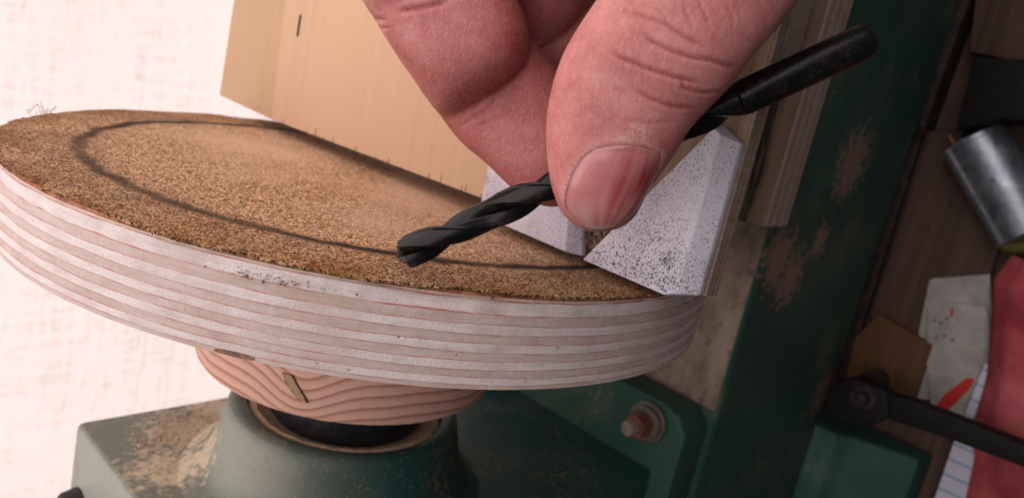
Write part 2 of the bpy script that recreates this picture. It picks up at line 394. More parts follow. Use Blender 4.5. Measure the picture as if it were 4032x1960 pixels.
def revolve(name, prof, mat, parent=None, seg=200, cu=0, cw=0, jitter=None, smooth=True, angle=40, close=True, vjit=None):
    """profile [(v, r)] turned round the spindle axis"""
    vs = []; fs = []; n = len(prof)
    for k in range(seg):
        a = 2*math.pi*k/seg
        for j, (v, r) in enumerate(prof):
            rr = r + (jitter(a, j) if jitter else 0)
            vs.append((cu+rr*math.cos(a), v+(vjit(a, j) if vjit else 0), cw+rr*math.sin(a)))
    for k in range(seg):
        for j in range(n-1):
            fs.append((k*n+j, k*n+j+1, ((k+1) % seg)*n+j+1, ((k+1) % seg)*n+j))
    if close:
        if prof[0][1] > .01: fs.append([k*n for k in range(seg)])
        if prof[-1][1] > .01: fs.append([k*n+n-1 for k in range(seg)])
    return mesh(name, vs, fs, mat, parent, smooth, angle=angle)
def cyl(name, c0, c1, r0, r1, mat, parent=None, seg=28, bev=0, smooth=True, **kw):
    c0 = np.array(c0, float); c1 = np.array(c1, float); d = (c1-c0)/np.linalg.norm(c1-c0)
    h = np.array([0, 0, 1.]) if abs(d[2]) < .9 else np.array([1., 0, 0]); e1 = np.cross(d, h); e1 /= np.linalg.norm(e1); e2 = np.cross(d, e1)
    L = np.linalg.norm(c1-c0); st = [(0, r0-bev), (bev, r0), (L-bev, r1), (L, r1-bev)] if bev else [(0, r0), (L, r1)]
    vs = []; fs = []
    for s, r in st:
        for k in range(seg):
            a = 2*math.pi*k/seg; vs.append(c0+d*s+r*(math.cos(a)*e1+math.sin(a)*e2))
    for j in range(len(st)-1):
        for k in range(seg): fs.append((j*seg+k, j*seg+(k+1) % seg, (j+1)*seg+(k+1) % seg, (j+1)*seg+k))
    fs.append(list(range(seg))); fs.append(list(range((len(st)-1)*seg, len(st)*seg)))
    return mesh(name, vs, fs, mat, parent, smooth, angle=40, **kw)
def fb(p, s): return mnoise.fractal(Vector(p)*s, 1.0, 2.0, 4)
def flakes(name, pts, size, mat, label, cat, flat=None):
    vs = []; fs = []
    for q in pts:
        q = np.array(q, float); s = size*random.uniform(.5, 1.5); k = len(vs)
        A_ = rng.normal(size=(4, 3))*s*.55
        if flat is not None: A_[:, flat] *= .45
        vs += [q+a for a in A_]; fs += [(k, k+1, k+2), (k, k+2, k+3), (k, k+3, k+1), (k+1, k+3, k+2)]
    o = mesh(name, vs, fs, mat); tag(o, label, cat, 'stuff'); return o

# ------------------------------------------------------------------ setting
bench = empty('workbench_top', P(BENCH, 0, 150)); bench['kind'] = 'structure'
w = -118.0
for k, wd in enumerate((92, 96, 50, 90, 94, 92, 95)):
    box('plank', (BENCH, BENCH+24), (-420, 330+random.uniform(-8, 8)), (w, w+wd-1.4), MT['wood1'], bench, .8); w += wd
# tarpaulin wall behind the bench
vs = []; fs = []; NU, NV = 60, 80
for i in range(NU):
    for j in range(NV):
        u = -1500+2700*i/(NU-1); v = -1900+3400*j/(NV-1)
        vs.append((u, v, -760+14*math.sin(u/70+1.5*fb((u, v, 0), .002))+22*fb((u, v, 3), .004)))
fs = [(i*NV+j, i*NV+j+1, (i+1)*NV+j+1, (i+1)*NV+j) for i in range(NU-1) for j in range(NV-1)]
tarp = mesh('tarpaulin', vs, fs, MT['tarp'], smooth=True)
tag(tarp, 'white woven tarpaulin hanging as a glowing backlit wall behind the lathe', 'tarpaulin')

# ------------------------------------------------------------------ lathe
UB, WF = 115.0, 58.4
lathe = empty('wood_lathe', P(BENCH, -60, 0), 'green painted cast iron lathe dusted with sawdust, sanding disc on its spindle', 'lathe')
prism('bed', [(UB, -60), (UB, WF-1.0), (UB+1.5, WF), (UB+112, WF-.5), (UB+112, -60)], 'v', -300, 330, MT['green'], lathe, .8)
prism('bed_way', [(UB-.6, -42), (UB-.6, WF-2.0), (UB+.9, WF-.4), (UB+.9, -42)], 'v', -64, 329, MT['way'], lathe, .25)
# headstock: tapering casting, front face towards the disc at v = -88
hv = -88.0
sec = [(-54, -54), (-54, 44), (-49, 48.5), (UB-16, 48.5), (UB-16, -54)]
n = len(sec); vs = []; fs = []
for v, k in ((hv, 1.0), (hv-30, 1.01), (-300, 1.06)):
    for (u, w) in sec: vs.append((u*k if u < 0 else u, v, w*k))
for j in range(2):
    for k in range(n): fs.append((j*n+k, j*n+(k+1) % n, (j+1)*n+(k+1) % n, (j+1)*n+k))
fs += [list(range(n)), list(range(2*n, 3*n))]
bevel(mesh('headstock', vs, fs, MT['head'], lathe), 2.2, 3)
prism('foot', [(-300, -58), (-300, 57), (-71, 57), (-65, 53), (-63, 46), (-63, -30), (-70, -58)], 'u', UB-16.2, UB-.75, MT['green'], lathe, 2.4)
# bearing boss flaring out of the headstock
boss = revolve('bearing_boss', [(-90, 48), (-88, 43.6), (-86.5, 41), (-83.5, 38), (-78, 35.4), (-70, 33.4), (-67, 32.6), (-66, 31.4), (-65.7, 29.8), (-66.3, 28.0), (-69, 27.0), (-80, 26.6)], MT['head'], lathe, 160, close=False)
revolve('bearing_seal', [(-70, 27.6), (-67.2, 27.2), (-67.0, 25.4), (-68.4, 23.6), (-70, 16.0)], MT['dust'], lathe, 120, jitter=lambda a, j: .5*mnoise.noise(Vector((9*math.cos(a), 9*math.sin(a), j))), close=False)
revolve('spindle', [(-80, 16), (-67.5, 21.4), (-66.8, 22.4), (-56, 22.4), (-52.7, 22.2)], MT['spindle'], lathe, 120)
# bolts of the foot
for bw, bv in ((42.5, -72.0), (-36.0, -78.0)):
    b = cyl('bolt', (UB-16.3, bv, bw), (UB-26.5, bv, bw), 4.7, 4.4, MT['bolt'], lathe, 6, .5, False)
    cyl('bolt_end', (UB-26.3, bv, bw), (UB-30.0, bv, bw), 2.9, 2.6, MT['boltcap'], b, 18, .4)
    cyl('washer', (UB-16.1, bv, bw), (UB-18.4, bv, bw), 7.4, 7.4, MT['washer'], b, 28, .4)
    cyl('lock_washer', (UB-18.2, bv, bw), (UB-20.4, bv, bw), 6.2, 6.2, MT['washer'], b, 28, .4)
# leg casting under the bed end
prism('leg', [(UB+108, 40), (UB+108, 68), (UB+113, 72), (UB+124, 99), (BENCH-.2, 101), (BENCH-.2, 40)], 'v', -300, -92, MT['teal'], lathe, 1.5)
box('leg', (UB+113, BENCH-.2), (210, 300), (-58, 40), MT['teal'], lathe, 1.5)
c = on(186, 1246, 'u', -56)
cyl('cover_knob', (-52, c[1]-4, c[2]), (-59.5, c[1]-4, c[2]), 6, 5, MT['rust'], lathe, 20, 1)

# ------------------------------------------------------------------ sanding disc
disc = empty('sanding_disc', P(0, 0, 0), 'round plywood sanding disc faced with worn tan sandpaper on the lathe spindle', 'sanding disc')
R0 = 89.4
plies = [(-.9, -1.35, 'ply_f'), (-1.45, -3.9, 'ply_w'), (-3.98, -5.8, 'ply_t'), (-5.88, -7.6, 'ply_w'), (-7.68, -9.3, 'ply_t'), (-9.38, -11.0, 'ply_w'),
         (-11.08, -12.6, 'ply_t'), (-12.68, -14.2, 'ply_w'), (-14.28, -15.7, 'ply_t'), (-15.78, -17.1, 'ply_w'), (-17.18, -18.0, 'ply_t')]
def seam(an, k):      # glue seams wander a little round the disc
    if k in (0, len(plies)): return 0
    q = Vector((math.cos(an), math.sin(an), 0)); return .17*mnoise.noise(q*9+Vector((0, 0, 3.7*k)))+.06*mnoise.noise(q*55+Vector((0, 0, 2.1*k)))
plies = [(a if k == 0 else plies[k-1][1]-.15, b, mt) for k, (a, b, mt) in enumerate(plies)]
for k, (a, b, mt) in enumerate(plies):
    off = {'ply_w': .03, 'ply_t': -.03, 'ply_f': -.12}[mt]
    def jit(an, j, k=k, b=b):
        p = Vector((R0*math.cos(an), R0*math.sin(an), 5*k+.12*j))
        z = .045*mnoise.noise(p*.8)+.10*mnoise.noise(p*.16)
        if k < 2: z -= .7*max(0, mnoise.noise(p*.07+Vector((3, 8, 1)))-.1)+.35*max(0, mnoise.noise(p*.35))     # ragged upper plies
        return z if 0 < j < 6 else 0
    vs = [(a-.25*0, 20)]; m = (a-b)
    prof = [(a, R0-3), (a, R0+off), (a-.25*m, R0+off), (a-.5*m, R0+off), (a-.75*m, R0+off), (b, R0+off), (b, R0-3)]
    prof = [(v, r) for v, r in prof]
    revolve('ply', prof, MT[mt], disc, 420, jitter=jit, close=True, angle=40, vjit=lambda an, j, k=k: seam(an, k) if j < 2 else seam(an, k+1) if j > 4 else .5*(seam(an, k)+seam(an, k+1)))
    if k < len(plies)-1:
        c = plies[k+1][0]
        revolve('glue_line', [(b+.01, R0-2), (b+.01, R0-.03), (c-.01, R0-.03), (c-.01, R0-2)], MT['glue'], disc, 200,
                jitter=lambda an, j, k=k: .12*mnoise.noise(Vector((40*math.cos(an), 40*math.sin(an), 7*k))), close=False, vjit=lambda an, j, k=k: seam(an, k+1))
# sandpaper sheet with torn rim
def rim(an):
    p = Vector((math.cos(an), math.sin(an), 0))
    z = .65*mnoise.noise(p*14)+.6*mnoise.noise(p*37)+.45*mnoise.noise(p*90)
    deg = math.degrees(an) % 360      # an: 0 = down, 90 = front, 180 = up
    z -= 1.3*math.exp(-((deg-164)/9)**2)*(.7+.6*mnoise.noise(p*60)) + .6*math.exp(-((deg-70)/9)**2)
    z += .9*math.exp(-((deg-150)/5)**2)+.7*math.exp(-((deg-132)/8)**2)
    return 89.6+z
SEG = 720; rads = list(np.linspace(0, 1, 26)); vs = [(0, 0, 0)]; fs = []
for k in range(SEG):
    an = 2*math.pi*k/SEG; R_ = rim(an); lift = .8*max(0, mnoise.noise(Vector((5*math.cos(an), 5*math.sin(an), 4))))
    for q in rads[1:]:
        r = R_*q; v = (.9*lift*max(0, (q-.965)/.035)**1.6) if q > .965 else 0
        v += .05*mnoise.noise(Vector((r*math.cos(an)*.4, r*math.sin(an)*.4, 0)))
        vs.append((r*math.cos(an), v, r*math.sin(an)))
    vs.append(((R_-.25)*math.cos(an), vs[-1][1]-.55, (R_-.25)*math.sin(an)))
n = len(rads)
for k in range(SEG):
    b0 = 1+k*n; b1 = 1+((k+1) % SEG)*n
    fs.append((0, b0, b1))
    for j in range(n-1): fs.append((b0+j, b1+j, b1+j+1, b0+j+1))
mesh('sandpaper', vs, fs, MT['sand'], disc, True, angle=60)
revolve('paper_backing', [(-.2, 86), (-.35, 89.1), (-.85, 89.3), (-.88, 86)], MT['backing'], disc, 360, jitter=lambda an, j: (.45*mnoise.noise(Vector((12*math.cos(an), 12*math.sin(an), 2)))-.1) if 0 < j < 3 else 0, close=False)
a0, a1 = math.atan2(53.7, -71.5), math.atan2(58.8, -67.0); vs = []; fs = []
for k in range(13):
    a = a0+(a1-a0)*k/12; hgt = .38*math.sin(math.pi*(k+.6)/13.2)+.05*mnoise.noise(Vector((k*.9, 0, 0)))
    for v_, r_ in ((-17.45+hgt, 88.9), (-17.45+hgt, 89.62), (-17.72-hgt*.5, 89.62), (-17.72-hgt*.5, 88.9)): vs.append((r_*math.cos(a), v_, r_*math.sin(a)))
for k in range(12):
    for j in range(4): fs.append((4*k+j, 4*k+(j+1) % 4, 4*k+4+(j+1) % 4, 4*k+4+j))
fs += [(0, 1, 2, 3), (48, 49, 50, 51)]
mesh('bark_pocket', vs, fs, MT['tuft'], disc)
vs = []; fs = []
for _ in range(1500):      # crumbs of grit and glue along the torn rim of the paper
    a = random.uniform(0, 2*math.pi); r_ = rim(a)+random.uniform(-1.3, .15); q = np.array([r_*math.cos(a), random.uniform(-.75, .12), r_*math.sin(a)]); k = len(vs)
    vs += [q+d for d in rng.normal(size=(4, 3))*random.uniform(.08, .26)]; fs += [(k, k+1, k+2), (k, k+2, k+3), (k, k+3, k+1), (k+1, k+3, k+2)]
mesh('rim_crumbs', vs, fs, MT['crumb'], disc)['kind'] = 'stuff'
# turned pine block between disc and spindle
blk = revolve('pine_block', [(-17.9, 45.2), (-19, 45.3), (-35, 43.3), (-51.2, 41.2), (-52.4, 40.4), (-52.6, 12)], MT['round'], disc, 200, cu=-1, cw=-2,
              jitter=lambda a, j: .25*mnoise.noise(Vector((30*math.cos(a), 30*math.sin(a), 4*j))))
def on_block(a, v, r=0): r = r-41.2+41.2+(-51.2-v)*-.124; return (-1+r*math.cos(a), v, -2+r*math.sin(a))
def strip(name, pts, wd, mat, parent, thick=.35):
    vs = []; fs = []
    for k, (a, v) in enumerate(pts):
        for s in (-1, 1):
            for rr in (41.2, 41.2+thick): vs.append(on_block(a+s*wd[k]/41.5, v, rr))
    for k in range(len(pts)-1):
        b = 4*k; fs += [(b+1, b+3, b+7, b+5), (b, b+1, b+5, b+4), (b+2, b+3, b+7, b+6), (b, b+2, b+6, b+4)]
    e = 4*(len(pts)-1); fs += [(0, 1, 3, 2), (e, e+1, e+3, e+2)]
    return mesh(name, vs, fs, mat, parent)
def blk_px(x, y):     # angle and v of the point seen on the block's edge
    d = sight(x, y); a = d[0]**2+d[2]**2; b = 2*(CAM[0]*d[0]+(CAM[2]+2)*d[2]); c = CAM[0]**2+(CAM[2]+2)**2-41.6**2
    t = (-b-math.sqrt(max(0, b*b-4*a*c)))/(2*a); q = CAM+t*d
    return math.atan2(q[2]+2, q[0]), q[1]
kp = [blk_px(*q) for q in ((738, 935), (750, 965), (764, 990), (776, 1008))]
kn = strip('knot_rim', kp, [1.35, 1.5, 1.45, .9], MT['knotrim'], blk, .30)
strip('knot', kp, [1.0, 1.15, 1.1, .5], MT['knot'], blk, .5)

# ------------------------------------------------------------------ jig: sanding table on the bed
jig = empty('sanding_table', P(UB-.7, 60, 20), 'home made drill sharpening table of pine, plywood and white plastic on lathe bed', 'work table')
base = box('base_board', (97, UB-.7), (5, 260), (-70, 63.4), MT['baseface'], jig, .5)
for k in range(7):    # the plies that show on the front edge of the base
    u0 = 97.5+k*2.32
    box('ply', (u0, u0+2.1), (5.4+.4*random.random(), 259), (63.0, 63.75+.25*random.random()), MT['bply' if k % 2 else 'bplyl'], base, .12)
box('rail', (5.2, 19), (44, 62), (40.5, 96), MT['bply'], jig, .5)
box('riser', (19.1, 96.9), (40, 58), (-60, 18), MT['bply'], jig, .5)
shelf = box('shelf_board', (.2, 5.0), (3.6, 170), (40.5, 99.4), MT['groove'], jig, .3)
for k in range(3):
    u0 = .35+k*1.55
    box('ply', (u0, u0+1.4), (3.1+.7*random.random(), 169.5), (99.1, 99.7+.4*random.random()), MT['bplyd' if k % 2 else 'bply'], shelf, .12)
pb = prism('pine_board', [(4.0, -65.2), (5.1, 40.2), (150, 40.2), (150, -70)], 'u', 1.0, 19.0, MT['pine'], jig, .35)
prism('pine_strip', [(5.2, -102.6), (4.0, -65.5), (150, -70.3), (150, -93)], 'u', 1.25, 19.0, MT['pine2'], jig, .4)
cyl('staple_crown', tuple(on(748, 92, 'u', .85)), tuple(on(756, 38, 'u', .85)), .34, .34, MT['rust'], pb, 8)
# torn fibres on the sawn edge next to the disc
for k in range(22):
    w_ = 40-105*random.random()**1.6; ln = .4+2.2*random.random()**2; wd = random.uniform(.12, .40)
    if w_ > 12: ln *= 1.5
    v0 = 4.05+.0104*(w_+65)
    prism('splinter', [(v0, w_-wd), (v0, w_+wd), (v0+ln, w_+wd*.2), (v0+ln*.55, w_-wd*.5)], 'u', .93, 1.1, MT['splint'], pb, 0)
# white plastic guides (top at u ~ 0), V groove between them
def plate(name, poly, top, bot, cham):
    """poly corners (v, w); cham = inset of the top face per edge"""
    q = [np.array(p, float) for p in poly]; n = len(q); area2 = sum(q[i][0]*q[(i+1) % n][1]-q[(i+1) % n][0]*q[i][1] for i in range(n))
    def inset(i):
        a, b, c = q[i-1], q[i], q[(i+1) % n]; sg = 1 if area2 > 0 else -1
        d1 = (b-a)/np.linalg.norm(b-a); d2 = (c-b)/np.linalg.norm(c-b)
        n1 = sg*np.array([-d1[1], d1[0]]); n2 = sg*np.array([-d2[1], d2[0]])
        Mx = np.array([n1, n2]); return b+np.linalg.solve(Mx, [cham[i-1], cham[i]])
    tp = [inset(i) for i in range(n)]
    vs = [(top, *t) for t in tp]+[(top+(bot-top)*.62, *p) for p in q]+[(bot, *p) for p in q]
    fs = [list(range(n)), list(range(2*n, 3*n))]
    for r_ in (0, 1): fs += [(r_*n+k, r_*n+(k+1) % n, (r_+1)*n+(k+1) % n, (r_+1)*n+k) for k in range(n)]
    o = mesh(name, vs, fs, MT['white'], jig); bevel(o, .35, 2); return o
a1 = on(1800, 312, 'u', -4); a2 = on(1866, 362, 'u', -1.5); a3 = on(1760, 743, 'u', -1.5); a4 = on(1690, 747, 'u', -3); a5 = on(1462, 652, 'u', -4)
plate('white_guide', [(a1[1], a1[2]), (a2[1], a2[2]), (a3[1], a3[2]), (a4[1], a4[2]), (a5[1], a5[2])], -4.6, 0.0, [.6, 3.0, .6, .2, .5])
plate('white_guide', [(3.4, 41.0), (2.2, 50.0), (1.9, 71.2), (9, 69.4), (30, 66.0), (30, 41.0)], -4.2, 0.0, [.2, .2, 2.4, 2.0, .3, .3])
flakes('groove_chips', [(.1-abs(rng.normal())*.6, random.uniform(3.4, 12), random.uniform(70, 77)) for _ in range(160)], .8, MT['groove'],
       'brown wood chips packed in the groove between the white plastic guides', 'wood chips')
gp = []
while len(gp) < 420:
    v_, w_ = random.uniform(2.5, 12), random.uniform(76, 97)
    if random.random() < math.exp(-((v_-3)/4)**2) and w_ > 73+v_*.7: gp.append((-4.65, v_, w_))
gp += [(-4.65, 8.5+rng.normal()*.8, 93+rng.normal()*.9) for _ in range(90)]
flakes('grinding_grit', gp, .24, MT['filings'], 'black grinding grit scattered on the white plastic guides by the disc', 'grit', 0)

# ------------------------------------------------------------------ drill bit
dt0 = dep(997, 648, 130.3); dt1 = dep(2192, 97, 124.5)
ax = (dt1-dt0); DL = np.linalg.norm(ax); ax /= DL
e1 = np.cross(ax, RC@np.array([0, 0, 1.])); e1 /= np.linalg.norm(e1); e2 = np.cross(ax, e1)
drill = empty('drill_bit', P(*dt0), 'black twist drill bit pinched between thumb and finger, tip on the sanding disc', 'drill bit')
RD, PITCH = 2.78, 34.0
def prof(phi):
    s = (phi % math.pi)/math.pi
    if s < .055: return RD
    if s < .07: return RD*.95
    if s < .46: return RD*.90
    q = (s-.46)/.54
    return RD*(.90-.60*math.sin(math.pi*q**1.25)**.75) if q < .985 else RD
NA = 120
def dpt(s, r, phi): return dt0+ax*s+r*(math.cos(phi)*e1+math.sin(phi)*e2)
PH0 = -.75
def flutes(name, ss, fade, mat, parent, cap0=True):
    vs = []; fs = []
    for s in ss:
        tw = PH0+2*math.pi*s/PITCH; cone = max(.12, s*math.tan(math.radians(59)))
        f = fade(s)
        for k in range(NA):
            a = 2*math.pi*k/NA; r = prof(a); r = r*(1-f)+RD*f; vs.append(dpt(s, min(r, cone), a+tw))
    for j in range(len(ss)-1):
        for k in range(NA): fs.append((j*NA+k, j*NA+(k+1) % NA, (j+1)*NA+(k+1) % NA, (j+1)*NA+k))
    fs += [list(range(NA)), list(range((len(ss)-1)*NA, len(ss)*NA))]
    return mesh(name, vs, fs, mat, parent, True, angle=30)
SFL = float(np.dot(dep(1858, 252, 126)-dt0, ax))
flutes('cutting_point', [0.05, .4, .8, 1.2, 1.55], lambda s: 0, m_plain('ground_steel', (.055, .05, .05), .40, .4, nscale=1.0, var=.5), drill)
ss = [1.56]+list(np.arange(2.0, SFL-9, .45))+list(np.arange(SFL-9, SFL, .6))
flutes('fluted_body', ss, lambda s: max(0, min(1, (s-(SFL-7))/7))**1.5, MT['steel'], drill)
sh = [(SFL-.2, 2.72), (SFL+.9, 2.86), (SFL+1.2, 2.92), (DL-1.6, 2.92), (DL-.9, 2.78), (DL-.35, 2.35), (DL, 1.3)]
vs = [dpt(s, r, 2*math.pi*k/48) for s, r in sh for k in range(48)]
fs = [(j*48+k, j*48+(k+1) % 48, (j+1)*48+(k+1) % 48, (j+1)*48+k) for j in range(len(sh)-1) for k in range(48)]+[list(range(48)), list(range((len(sh)-1)*48, len(sh)*48))]
mesh('shank', vs, fs, MT['steel'], drill, True, angle=50)

# ------------------------------------------------------------------ hand
def sweep(pairs, n=40, p=2.3, sub=5):
    """rings from (Lx, Ly, Rx, Ry, depth, half thickness): a limb seen between its two outlines"""
    a = np.array(pairs, float); m = len(a); out = []
    ts = np.linspace(0, m-1, (m-1)*sub+1)
    for t in ts:       # catmull-rom along the limb
        i = min(int(t), m-2); f = t-i; p0, p1, p2, p3 = a[max(i-1, 0)], a[i], a[i+1], a[min(i+2, m-1)]
        out.append(.5*((2*p1)+(-p0+p2)*f+(2*p0-5*p1+4*p2-p3)*f*f+(-p0+3*p1-3*p2+p3)*f**3))
    vs = []; fs = []
    fwd = RC@np.array([0, 0, -1.])
    for q in out:
        L = dep(q[0], q[1], q[4]); R_ = dep(q[2], q[3], q[4]); c = (L+R_)/2; hx = (R_-L)/2
        for k in range(n):
            th = 2*math.pi*k/n; cx, sx = math.cos(th), math.sin(th)
            x = math.copysign(abs(cx)**(2/p), cx); y = math.copysign(abs(sx)**(2/p), sx)
            vs.append(c+hx*x+fwd*q[5]*y)
    R_n = len(out)
    for j in range(R_n-1):
        for k in range(n): fs.append((j*n+k, j*n+(k+1) % n, (j+1)*n+(k+1) % n, (j+1)*n+k))
    fs += [list(range(n)), list(range((R_n-1)*n, R_n*n))]
    return vs, fs
LIMBS = [
 # thumb, tip first
 [(1474, 578, 1490, 582, 119.5, .6), (1444, 562, 1518, 581, 119, 3.2), (1412, 528, 1560, 571, 118.4, 5.0), (1391, 480, 1594, 544, 117.8, 6.3), (1380, 425, 1623, 494, 117.3, 7.2),
  (1374, 350, 1656, 442, 116.6, 7.9), (1377, 276, 1692, 395, 115.6, 8.4), (1392, 205, 1732, 330, 114.6, 8.9), (1415, 140, 1777, 280, 113.6, 9.4), (1447, 82, 1826, 229, 113, 9.8),
  (1502, 0, 1880, 156, 112.8, 10), (1570, -100, 1955, 70, 113, 10), (1630, -210, 2030, -40, 114, 10.5), (1660, -330, 2110, -200, 117, 12), (1600, -480, 2130, -440, 122, 15), (1500, -640, 2060, -640, 128, 15)],
 # index finger, last joint
 [(1366, 518, 1392, 521, 141, .8), (1312, 494, 1440, 508, 141, 4.6), (1268, 455, 1480, 455, 141.5, 6.6), (1218, 406, 1486, 375, 142, 7.8), (1160, 358, 1458, 285, 143, 8.6),
  (1106, 290, 1408, 195, 143.5, 9), (1062, 228, 1362, 132, 143.5, 9), (1030, 175, 1310, 70, 143, 8)],
 # index finger, middle joint bulging towards the thumb
 [(1150, 300, 1215, 272, 140, 3), (1104, 284, 1268, 232, 138.5, 8), (1072, 246, 1306, 192, 137.4, 10.4), (1040, 200, 1326, 152, 136.4, 11.2), (1002, 146, 1333, 100, 135.8, 11.4), (960, 80, 1322, 48, 135.4, 11.3),
  (948, 58, 1306, 14, 135.2, 11.0), (936, 40, 1292, -10, 135, 11.4), (905, -10, 1282, -60, 135, 12), (860, -110, 1262, -160, 135, 12), (830, -240, 1250, -280, 136, 12.5), (860, -420, 1280, -440, 139, 13), (960, -620, 1400, -620, 142, 13)],
 # middle finger curled behind
 [(1400, 205, 1450, 195, 158, 2), (1335, 190, 1520, 160, 158, 8), (1300, 110, 1560, 80, 158, 10), (1275, 0, 1590, -30, 158, 11), (1260, -140, 1600, -150, 156, 12), (1200, -330, 1640, -340, 152, 13), (1200, -620, 1640, -620, 148, 13)],
 [(1330, 120, 1390, 105, 149, 1.5), (1285, 85, 1450, 60, 149.5, 7), (1262, 20, 1500, -10, 150, 9), (1250, -80, 1530, -100, 150, 10), (1230, -240, 1560, -260, 149, 11), (1200, -500, 1600, -500, 147, 12)],
 # ring and little finger curled against the palm
 [(1420, 60, 1560, 40, 176, 7), (1380, -60, 1600, -80, 174, 10), (1330, -260, 1640, -270, 168, 12), (1320, -560, 1640, -560, 160, 12)],
 [(1560, 0, 1680, -20, 190, 6), (1520, -120, 1720, -140, 186, 9), (1480, -320, 1740, -330, 178, 11), (1440, -580, 1740, -580, 168, 11)],
 # web of skin between thumb and forefinger, added out of view to block light
 [(1200, -120, 1680, -120, 126, 3), (1160, -190, 1760, -190, 125, 8), (1100, -330, 1900, -330, 127, 12), (1080, -480, 1900, -480, 130, 13)],
 # palm and wrist, beyond the picture
 [(1020, -330, 1960, -330, 128, 9), (930, -480, 2080, -480, 130, 15), (900, -760, 2080, -760, 136, 18), (960, -1000, 2020, -1000, 152, 17), (1120, -1220, 1930, -1220, 156, 16), (1180, -1450, 1900, -1450, 160, 17), (1180, -1750, 1920, -1750, 166, 19)],
]
hv_, hf_ = [], []
for L in LIMBS:
    v_, f_ = sweep(L); k = len(hv_); hv_ += v_; hf_ += [[i+k for i in f] for f in f_]
hand_loc = P(*dep(1500, 400, 118))
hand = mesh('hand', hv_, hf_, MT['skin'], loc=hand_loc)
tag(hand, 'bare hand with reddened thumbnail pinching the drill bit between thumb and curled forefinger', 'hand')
rm = hand.modifiers.new('r', 'REMESH'); rm.mode = 'VOXEL'; rm.voxel_size = .00034; rm.adaptivity = 0
sm = hand.modifiers.new('s', 'SMOOTH'); sm.factor = .5; sm.iterations = 14
dg = bpy.context.evaluated_depsgraph_get(); dg.update()
me2 = bpy.data.meshes.new_from_object(hand.evaluated_get(dg)); hand.modifiers.clear()
old = hand.data; hand.data = me2; bpy.data.meshes.remove(old); me2.name = 'hand'
if not me2.materials: me2.materials.append(MT['skin'])
NVx = len(me2.vertices); co = np.empty(NVx*3); me2.vertices.foreach_get('co', co); co = co.reshape(-1, 3)
nr = np.empty(NVx*3); me2.vertex_normals.foreach_get('vector', nr); nr = nr.reshape(-1, 3)
tris = [tuple(p.vertices) for p in me2.polygons]
bvh = BVHTree.FromPolygons([tuple(c) for c in co], tris)
wc = co+np.array(hand_loc)                       # world metres
camw = np.array(P(*CAM)); AT = A.T
qc = (wc-camw)@A; dpt_ = -qc[:, 2]*1000
px = (2016+FPX*qc[:, 0]/-qc[:, 2])*2576/4032; py = (980-FPX*qc[:, 1]/-qc[:, 2])*2576/4032
view = camw-wc; view /= np.linalg.norm(view, axis=1)[:, None]; face = (view*nr).sum(1)
disp = np.zeros(NVx); tint = np.zeros((NVx, 4)); tint[:, 3] = 1
def segdist(poly):
    d = np.full(NVx, 1e9); tt = np.zeros(NVx); n = len(poly)-1
    for i in range(n):
        a = np.array(poly[i], float); b = np.array(poly[i+1], float); ab = b-a
        t = np.clip(((px-a[0])*ab[0]+(py-a[1])*ab[1])/(ab@ab), 0, 1)
        q = np.hypot(px-a[0]-t*ab[0], py-a[1]-t*ab[1]); m = q < d; d[m] = q[m]; tt[m] = (i+t[m])/n
    return d, tt
def z4(L): return [((2300+x/1.956)/1.5652, y/1.956/1.5652) for x, y in L]
def z1(L): return [((1300+x/2.318)/1.5652, y/2.318/1.5652) for x, y in L]
def z3(L): return [((1900+x/1.491)/1.5652, (400+y/1.491)/1.5652) for x, y in L]
def crease(poly, depth, wid, red, dmin, dmax):
    d, t = segdist(poly); ok = (face > .05) & (dpt_ > dmin) & (dpt_ < dmax)
    fade = np.clip(np.minimum(t, 1-t)*5, .12, 1)
    g = np.exp(-(d/wid)**2)*fade*ok; sh_ = np.exp(-((d-2.3*wid)/(1.5*wid))**2)*fade*ok
    np.subtract(disp, .62*depth*g, out=disp); np.add(disp, .07*depth*sh_, out=disp)
    tint[:, 0] = np.maximum(tint[:, 0], red*np.exp(-(d/(wid*.85))**2)*np.clip(fade*1.6, 0, 1)*ok)
TH = (90, 118)
for L, dp, wd, rd in (
  ([(340, 85), (480, 135), (640, 190), (740, 260), (850, 325), (960, 370)], .55, 5.5, .55),
  ([(430, 255), (540, 330), (680, 395), (840, 450), (980, 465), (1100, 510), (1180, 520)], .65, 6, .65),
  ([(190, 400), (300, 455), (430, 510), (560, 555), (700, 600), (800, 620), (900, 640)], .65, 6, .7),
  ([(750, 615), (770, 680), (830, 700), (940, 720), (1080, 700)], .5, 5, .55),
  ([(390, 690), (500, 760), (600, 800), (720, 830), (900, 835)], .5, 5.5, .55),
  ([(880, 10), (930, 100), (970, 210)], .28, 4.5, .25), ([(1080, 30), (1130, 100), (1160, 170)], .28, 4.5, .25),
  ([(760, 20), (800, 130), (850, 230)], .22, 4.5, .2), ([(220, 660), (300, 730)], .3, 4.5, .3), ([(560, 60), (640, 150)], .2, 4, .2),
  ([(300, 930), (480, 950), (700, 945)], .22, 5, .2), ([(1180, 230), (1240, 300), (1300, 330)], .2, 4, .2)):
    crease(z4(L), dp, wd, rd, *TH)
IX = (118, 152)
